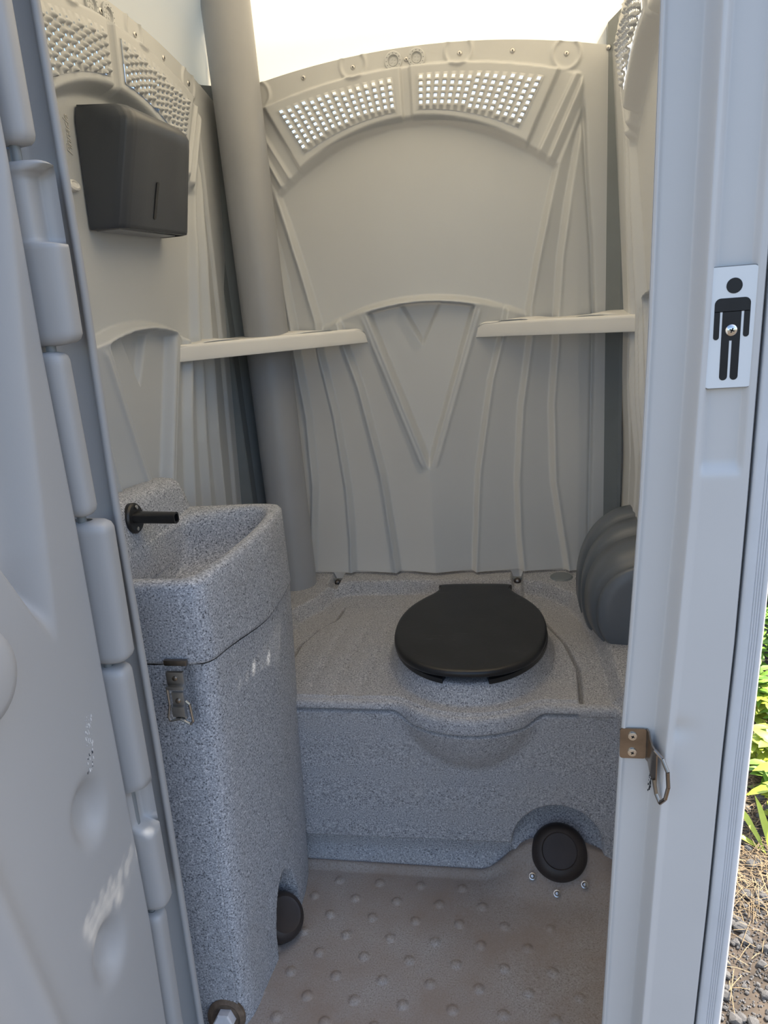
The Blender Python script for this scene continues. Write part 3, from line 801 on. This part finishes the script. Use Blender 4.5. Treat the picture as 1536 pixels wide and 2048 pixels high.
Yr = Yr+.0035*rec*lowp*0+.006*rec*np.exp(-(((Zr-.727)/.014)**2))*sm(.10-dx, .05)
Yr = Yr+.006*sm(Xr-G_+.003, .003)
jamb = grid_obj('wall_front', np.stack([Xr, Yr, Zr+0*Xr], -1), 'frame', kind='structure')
# returns at the opening edge
ret = np.array([(0, .876), (-.0005, .8765), (.0005, .879), (.012, .925), (.03, .935), (.12, .94)])
G = np.zeros((len(ret), 60, 3)); z60 = np.linspace(-.02, 1.80, 60)
for i, (a, b_) in enumerate(ret): G[i] = np.stack([pl(z60, AX)+a, np.full(60, b_), z60], -1)
G[-1, :, 0] = .262
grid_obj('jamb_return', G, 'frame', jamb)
def strip_box(name, pts_fn, mat, z0, z1, kind=None, parent=None, n=50, **kw):
    zz_ = np.linspace(z0, z1, n); first = pts_fn(z0); G = np.zeros((len(first), n, 3))
    for j, z_ in enumerate(zz_):
        for i, (a, b_) in enumerate(pts_fn(z_)): G[i, j] = (a, b_, z_)
    return grid_obj(name, G, mat, parent, kind=kind, **kw)
# left jamb
LX = [(-.13, -.576), (.092, -.566), (.37, -.555), (.655, -.5445), (.85, -.539), (1.052, -.534), (1.336, -.520), (1.634, -.512), (2.0, -.503)]
def ljamb(z_):
    e = float(pl(z_, LX))
    return [(e-.06, .935), (e-.045, .93), (e, .875), (e-.001, .868), (e-.004, .866), (e-.008, .867), (e-.010, .872), (e-.014, .874), (e-.040, .866), (e-.046, .858), (e-.050, .840), (e-.085, .832), (e-.20, .830), (-.82, .83), (-.83, .86), (-.83, .94), (-.78, .94)]
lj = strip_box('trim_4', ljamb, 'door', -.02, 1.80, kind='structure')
# header above the opening
bm = bmesh.new(); bbox(bm, (-.26, .90, 1.84), (1.12, .07, .12), .015)
bm_obj('trim_5', bm, 'wall', kind='structure')
# aluminium corner strip with fine grooves
cols = []
def astrip(z_):
    g, r_ = float(pl(z_, GX))+.003, float(pl(z_, XR)); w_ = r_-g; out_ = []
    out_ += [(g, .872), (g, .856), (g+.001, .8535), (g+.003, .8525), (g+.011, .8525)]
    for k in range(4):
        x0 = g+.0115+k*.0028; out_ += [(x0, .8525), (x0+.0001, .8537), (x0+.0007, .8537), (x0+.0008, .8525)]
    x_ = g+.0225; out_ += [(x_, .8525)]
    # rounded nose running back to the side, grooved
    R_ = r_-x_
    for k in range(1, 25):
        a = k/24*math.pi/2; gr = .0010 if k % 4 == 0 else 0
        out_.append((x_+(R_-gr)*math.sin(a), .8525+(R_-gr)*(1-math.cos(a))*1.0))
    out_ += [(r_, .90), (r_+.002, .94), (r_-.02, .945)]
    return out_
strip = strip_box('edge_strip', astrip, 'alu', -.03, 1.80, n=40, label='grooved aluminium corner strip at right outer edge of the cabin', cat='strip')
bm = bmesh.new(); bbox(bm, (.255, .885, .885), (.012, .006, 1.8), 0)

bm.free()
def gapfn(z_):
    g = float(pl(z_, GX)); return [(g-.004, .880), (g+.006, .880)]
strip_box('seam', gapfn, 'dark', -.02, 1.80, parent=jamb, label='dark seam')

# strike bracket
sb = thing('latch_bracket', (.145, .87, .69), 'worn steel latch bracket with two screws on the right door jamb', 'bracket')
bm = bmesh.new()
prism(bm, rrect(.034, .046, .004, cx=.1445, cy=.6905), 0, .0022, axes=lambda a, b_, h: Vector((a, .8745-h, b_)))
bm_obj('base_plate', bm, 'bronze', sb)
# bent arm: from plate edge forward and outward, ending as an open loop
pth = [(.1605, .8730), (.163, .8690), (.1635, .862), (.165, .855), (.170, .849)]
G = np.zeros((len(pth), 2, 3)); 
bm = bmesh.new(); prev = None
tops = [.7135, .7110, .705, .700, .693]; bots = [.667, .665, .659, .652, .640]
V = []
for (a, b_), t1, t0 in zip(pth, tops, bots):
    V.append([bm.verts.new((a, b_, t0)), bm.verts.new((a, b_, t1)), bm.verts.new((a+.002, b_+.0012, t1)), bm.verts.new((a+.002, b_+.0012, t0))])
for p, q_ in zip(V, V[1:]):
    for k in range(4): bm.faces.new((p[k], p[(k+1) % 4], q_[(k+1) % 4], q_[k]))
bm.faces.new(V[0]); bm.faces.new(V[-1][::-1])
bm_obj('bent_arm', bm, 'bronze', sb)
bm = bmesh.new()
loop = [(.168, .8500, .697), (.176, .842, .690), (.1815, .834, .676), (.1825, .831, .655), (.1795, .832, .636), (.1745, .839, .624), (.1705, .845, .634), (.1680, .850, .652)]
for a, b_ in zip(loop, loop[1:]+[]):
    p, q_ = Vector(a), Vector(b_); dv = q_-p
    lathe(bm, [(0, -.0005), (.0026, 0), (.0026, dv.length), (0, dv.length+.0005)], p, dv, 10)
bm_obj('loop', bm, 'bronze', sb)
for zz_ in (.7025, .6775):
    bm = bmesh.new(); lathe(bm, [(.0062, 0), (.0058, .0018), (.003, .0026), (0, .0026)], (.1435, .8722, zz_), (0, -1, 0), 18)
    for an in (.5, 2.07): bbox(bm, (.1435, .8695, zz_), (.0045, .0006, .0012), 0, mtx=Matrix.Rotation(an, 4, 'Y'), mi=1)
    bm_obj('screw', bm, ['screw', 'dark'], sb)

# sign plate with the figure of a man
sg = thing('restroom_sign', (.2315, .852, 1.2275), 'white plate with black standing man figure on the right front panel', 'sign')
SX0, SX1, SZ0, SZ1, SY = .2050, .2560, 1.163, 1.2915, .8555
fn = lambda a, b_, h: Vector((a, SY-h, b_))
bm = bmesh.new(); w_, h_ = SX1-SX0, SZ1-SZ0; cx, cz = (SX0+SX1)/2, (SZ0+SZ1)/2
prism(bm, rrect(w_, h_, .006, cx=cx, cy=cz), -.002, .0022, axes=fn, mi=1)
prism(bm, rrect(w_-.0016, h_-.0016, .0054, cx=cx, cy=cz), .0020, .0028, axes=fn)
bm_obj('plate', bm, ['sign', 'sign_edge'], sg, smooth=False)
bm = bmesh.new()
def U(u, v): return (SX0+u*w_, SZ1-v*h_)
def cap(u0, u1, v0, v1, both=False):
    x0, z1 = U(u0, v0); x1, z0 = U(u1, v1); r_ = (x1-x0)/2; pts_ = []
    for k in range(13): a = math.pi+math.pi*k/12; pts_.append((x0+r_+r_*math.cos(a), z0+r_+r_*math.sin(a)))
    if both:
        for k in range(13): a = math.pi*k/12; pts_.append((x0+r_+r_*math.cos(a), z1-r_+r_*math.sin(a)))
    else: pts_ += [(x1, z1), (x0, z1)]
    return pts_
hx, hz = U(.52, .158)
prism(bm, [(hx+.0080*math.cos(k*math.pi/16), hz+.0080*math.sin(k*math.pi/16)) for k in range(32)], .0027, .0031, axes=fn)
# shoulders with rounded outer corners, arm slots left open below v=.36
x0, zt_ = U(.155, .254); x1, zb_ = U(.86, .365); r_ = .0062
pts_ = [(x1, zb_)]+[(x1-r_+r_*math.cos(a), zt_-r_+r_*math.sin(a)) for a in np.linspace(0, math.pi/2, 8)]+[(x0+r_+r_*math.cos(a), zt_-r_+r_*math.sin(a)) for a in np.linspace(math.pi/2, math.pi, 8)]+[(x0, zb_)]
prism(bm, pts_, .0027, .0031, axes=fn)
prism(bm, cap(.155, .27, .36, .59), .0027, .0031, axes=fn)
prism(bm, cap(.742, .86, .36, .575), .0027, .0031, axes=fn)
a0, b0_ = U(.318, .36); a1, b1_ = U(.690, .60)
prism(bm, [(a0, b0_), (a0, b1_), (a1, b1_), (a1, b0_)], .0027, .0031, axes=fn)
prism(bm, cap(.318, .478, .60, .93), .0027, .0031, axes=fn)
prism(bm, cap(.530, .690, .60, .93), .0027, .0031, axes=fn)
xa, za = U(.478, .60); xb, zb2 = U(.530, .565)
bm_obj('figure', bm, 'sign_blk', sg, smooth=False)
bm = bmesh.new(); sx_, sz_ = U(.505, .515)
lathe(bm, [(.0062, 0), (.006, .0012), (.0045, .0026), (.002, .0032), (0, .0033)], (sx_, SY-.003, sz_), (0, -1, 0), 24)
for an in (.4, .4+math.pi/2): bbox(bm, (sx_, SY-.0062, sz_), (.0052, .0010, .0012), 0, mtx=Matrix.Rotation(an, 4, 'Y'), mi=1)
bm_obj('screw', bm, ['screw', 'dark'], sg)

# dark scuff under the bracket
bm = bmesh.new()
for k in range(26):
    c = (.1665+.004*random.random()-.0006*k/5, .8685, .650-.0012*k+.002*random.random()); s_ = .0006+.0012*random.random()
    bbox(bm, c, (s_, .0004, s_*2.2), 0)
so = bm_obj('scuff_marks', bm, 'scuffd', jamb, smooth=False, kind='stuff')

# ------------------------------------------------------------------ open door, hinged on the left jamb
def hx_(z_): return pl(z_, [(-.1, -.586), (.18, -.578), (.4, -.566), (.83, -.555), (1.04, -.547), (1.258, -.5425), (1.474, -.5335), (1.8, -.524)])
ny_, nzd = 240, 520
Yd = np.linspace(.07, .800, ny_)[:, None]; Zd = np.linspace(-.02, 1.78, nzd)[None, :]
D = 0*Yd*Zd
# big curved recess narrowing to a point, and the band beside it
right = pl(Zd, [(.90, .705), (.93, .716), (1.034, .727), (1.316, .768), (1.472, .789), (1.78, .80)])
left_ = pl(Zd, [(.90, .705), (.93, .698), (1.067, .629), (1.25, .54), (1.5, .42), (1.78, .30)])
inside = sm(right-Yd, .040)*sm(Yd-left_, .03)
D = D-.040*inside*sm(Zd-.895, .04)
c1 = right-.055
D = D+.028*sm(c1-Yd, .03)*inside*sm(Zd-1.05, .12)
for cy, cz in ((.708, .675), (.690, .462)):
    e = ((Yd-cy)/.030)**2+((Zd-cz)/.040)**2
    D = D-.020*np.exp(-e**1.8)
# diagonal raised rib low down
cl = pl(Zd, [(0., .60), (.50, .556), (.72, .525), (.80, .518), (1.0, .50)])
D = D+.014*np.exp(-((Yd-cl)/.020)**2)
Xd = hx_(Zd)+D-.012*sm(Yd-.788, .012)
Xd = Xd+.006*0
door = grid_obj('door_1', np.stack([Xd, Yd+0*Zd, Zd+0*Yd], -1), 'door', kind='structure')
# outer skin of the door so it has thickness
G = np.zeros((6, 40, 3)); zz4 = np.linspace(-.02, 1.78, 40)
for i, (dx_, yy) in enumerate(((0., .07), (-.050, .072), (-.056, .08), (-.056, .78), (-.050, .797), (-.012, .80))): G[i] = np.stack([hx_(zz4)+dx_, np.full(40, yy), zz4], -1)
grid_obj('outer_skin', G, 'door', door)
# lock cover
bm = bmesh.new(); lathe(bm, [(.058, -.002), (.057, .010), (.050, .020), (.035, .026), (0, .028)], (float(hx_(.955))+.002, .562, .955), (1, 0, 0), 40)
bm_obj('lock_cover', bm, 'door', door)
# hinge knuckles: long rolls, alternately on the frame and on the door
def knuckle(z0, z1, yc, rx_, ry_, pocket=None, taper=0):
    n_ = 22; zs_ = np.array(sorted(set([z0, z0+.002, z0+.006, z0+.012, z1-.012, z1-.006, z1-.002, z1]+list(np.linspace(z0+.012, z1-.012, 40)))))
    G = np.zeros((n_, len(zs_), 3))
    for j, z_ in enumerate(zs_):
        e_ = min(z_-z0, z1-z_); k_ = math.sqrt(max(0, 1-max(0, 1-e_/.012)**2))*.5+.5
        if e_ == 0: k_ = .35
        cx_ = float(hx_(z_))-.012
        for i in range(n_):
            a = -math.pi*.75+math.pi*1.5*i/(n_-1); ca, sa = math.cos(a), math.sin(a)
            x_ = cx_+rx_*k_*math.copysign(abs(ca)**.6, ca); y_ = yc+ry_*k_*math.copysign(abs(sa)**.6, sa)
            if pocket and pocket[0] < z_ < pocket[1]:
                d_ = min(z_-pocket[0], pocket[1]-z_); m__ = float(sm(d_, .006))
                if sa < .62: x_ -= .026*m__*float(sm(.62-sa, .12))
            G[i, j] = (x_, y_, z_)
    grid_obj('hinge_knuckle', G, 'door', door)
    c = bmesh.new(); bmesh.ops.create_circle(c, cap_ends=True, segments=12, radius=.004); c.free()
knuckle(1.480, 1.72, .818, .026, .016)
knuckle(1.262, 1.466, .822, .042, .020, pocket=(1.375, 1.458))
knuckle(1.048, 1.256, .814, .025, .016)
knuckle(.836, 1.040, .820, .040, .020)
knuckle(.412, .830, .818, .033, .020, pocket=(.560, .635))
knuckle(.02, .402, .814, .021, .016)
bm = bmesh.new(); lathe(bm, [(.006, 0), (.006, 1.66)], (hx_(0)-.006, .815, .03), (hx_(1.66)-hx_(0), 0, 1.66), 12)
bm_obj('hinge_pin', bm, 'post', door)
# scrape marks
bm = bmesh.new()
for k in range(70):
    t_ = random.random(); zz_ = .80-.075*t_; yy = .742-.018*t_+random.uniform(-.008, .008)
    s_ = random.uniform(.0006, .0022); dk = 1 if (t_ > .6 and random.random() < .6) else 0
    bbox(bm, (float(hx_(zz_))+.0004, yy, zz_), (.0004, s_, s_*random.uniform(1, 2.5)), 0, mi=dk)
bm_obj('scrape_marks', bm, ['stain', 'scuffd'], door, smooth=False, kind='stuff')

# ------------------------------------------------------------------ outdoors, right of the cabin
def leaf_into(V, F, base, d, L, w, up_, mat_bend=.3):
    d = Vector(d).normalized(); side = d.cross(Vector((0, 0, 1)))
    if side.length < .1: side = Vector((1, 0, 0))
    side.normalize(); nrm = side.cross(d); b0 = len(V)
    prof_ = [(0, .08), (.2, .7), (.45, 1), (.75, .65), (1, .02)]
    for t_, ww in prof_:
        c = Vector(base)+d*L*t_-Vector((0, 0, 1))*L*mat_bend*t_*t_
        V.append(c-side*w*ww+nrm*w*.25*ww); V.append(c); V.append(c+side*w*ww+nrm*w*.25*ww)
    for k in range(4):
        a = b0+3*k; F.append((a, a+1, a+4, a+3)); F.append((a+1, a+2, a+5, a+4))
def weed(loc, h_, nl, label, mat_, group, lw=.012, ll=.06):
    V, F = [], []; x0, y0w, z0w = loc
    g = thing('weed', loc, label, 'plant', group)
    SV = bmesh.new()
    for s_ in range(3+nl//14):
        an = random.uniform(0, 6.28); lean = random.uniform(.05, .45); hh = h_*random.uniform(.6, 1)
        p0 = Vector((x0+random.uniform(-.03, .03), y0w+random.uniform(-.03, .03), z0w-.01)); p1 = p0+Vector((math.cos(an)*lean*hh, math.sin(an)*lean*hh, hh)); dv = p1-p0
        lathe(SV, [(.0016, 0), (.0011, dv.length)], p0, dv, 5)
        for k in range(nl//3):
            t_ = random.uniform(.12, 1); a2 = random.uniform(0, 6.28)
            leaf_into(V, F, p0.lerp(p1, t_), (math.cos(a2), math.sin(a2), random.uniform(-.1, .8)), ll*random.uniform(.6, 1.2), lw*random.uniform(.7, 1.2), 0)
    mesh_obj('leaves', V, F, mat_, g, kind='stuff'); bm_obj('stems', SV, mat_, g, kind='stuff')
    return g
k = 0
for i in range(26):
    yy = 1.75+i*.075+random.uniform(-.05, .05); xx = .335*yy*1.0+random.uniform(-.02, .22)
    weed((xx, yy, -.15), random.uniform(.10, .22)+max(0, yy-2)*.13, 34, 'low green leafy weed growing beside the right edge strip' if i % 3 else 'low yellow-green leafy weed growing beside the right edge strip', 'leaf' if i % 3 else 'leaf2', 'low green weeds by the strip' if i % 3 else 'low yellow-green weeds by the strip', lw=.016, ll=.07)
for i in range(18):
    yy = 3.2+random.uniform(0, 2.2); xx = .34*yy+random.uniform(-.1, .7)
    weed((xx, yy, -.15), random.uniform(.4, .9), 54, 'tall broad-leaved yellow-green weed standing behind the low weeds' if i % 2 else 'tall broad-leaved green weed standing behind the low weeds', 'leaf2' if i % 2 else 'leaf', 'tall yellow-green weeds behind' if i % 2 else 'tall green weeds behind', lw=.03, ll=.13)
# one long grass blade
V, F = [], []
g = thing('grass_blade', (.60, 1.62, -.15), 'long bright green grass blade leaning out of the weeds', 'plant')
for b_, d_, L_ in (((.60, 1.62, -.15), (-.25, .55, .55), .24), ((.61, 1.62, -.15), (-.05, .5, .7), .20), ((.60, 1.63, -.15), (-.6, .3, .4), .15)): leaf_into(V, F, b_, d_, L_, .009, 0, .35)
mesh_obj('blades', V, F, 'leaf2', g)
# straw litter
V, F = [], []
for k in range(5200):
    yy = random.uniform(1.18, 2.4); xx = .31*yy+random.uniform(-.06, .5); an = random.uniform(0, 3.14); L_ = random.uniform(.02, .09); zz_ = -.148+random.uniform(0, .022)
    if yy < 1.42 and random.random() < .88: continue
    dv = Vector((math.cos(an), math.sin(an), random.uniform(-.2, .2)))*L_/2; sd_ = Vector((-math.sin(an), math.cos(an), 0))*.0007; c = Vector((xx, yy, zz_)); b0 = len(V)
    V += [c-dv-sd_, c-dv+sd_, c+dv*.1+sd_+Vector((0, 0, .004)), c+dv*.1-sd_+Vector((0, 0, .004)), c+dv-sd_, c+dv+sd_]
    F += [(b0, b0+1, b0+2, b0+3), (b0+3, b0+2, b0+5, b0+4)]
st = mesh_obj('dry_straw', V, F, 'straw', kind='stuff', label='dry straw and dead grass scattered over the soil', cat='straw')
# stones: shared meshes
SM = []
for q_ in range(6):
    bm = bmesh.new(); bmesh.ops.create_icosphere(bm, subdivisions=2, radius=1)
    ph_ = random.uniform(0, 9)
    for v in bm.verts:
        v.co *= 1+.16*math.sin(v.co.x*3.1+ph_)*math.cos(v.co.y*3.7+ph_)+random.uniform(-.05, .05)
    kx, ky, kz = random.uniform(.8, 1.2), random.uniform(.7, 1.), random.uniform(.5, .8)
    for v in bm.verts: v.co = Vector((v.co.x*kx, v.co.y*ky, v.co.z*kz))
    for v in []: v.co = Vector((v.co.x*random.uniform(.7, 1.2), v.co.y*random.uniform(.6, 1.1), v.co.z*random.uniform(.4, .8)))
    me = bpy.data.meshes.new('stone'); bm.to_mesh(me); bm.free(); me.materials.append(MAT['stone']); SM.append(me)
for k in range(290):
    yy = 1.10+random.random()**1.5*.75; xx = .31*yy+random.uniform(-.02, .20); s_ = random.choice((random.uniform(.003, .008), random.uniform(.006, .016)))
    o = bpy.data.objects.new('stone', SM[k % 6]); o.location = (xx, yy, -.149+s_*.3); o.scale = (s_,)*3; o.rotation_euler = (0, 0, random.uniform(0, 6)); finish(o, ground)

# fine grit between the stones, too small to pick apart
V, F = [], []
for k in range(5000):
    yy = random.uniform(1.08, 1.9); xx = .31*yy+random.uniform(-.03, .26); s_ = random.uniform(.0012, .0038); c = Vector((xx, yy, -.149+s_*.3)); b0 = len(V)
    for d in ((1, 0, 0), (0, 1, 0), (-1, 0, 0), (0, -1, 0), (0, 0, .8), (0, 0, -.8)): V.append(c+Vector(d)*s_*random.uniform(.7, 1.2))
    F += [(b0+i, b0+(i+1) % 4, b0+4) for i in range(4)]+[(b0+(i+1) % 4, b0+i, b0+5) for i in range(4)]
mesh_obj('grit', V, F, 'stone', ground, smooth=False, kind='stuff')
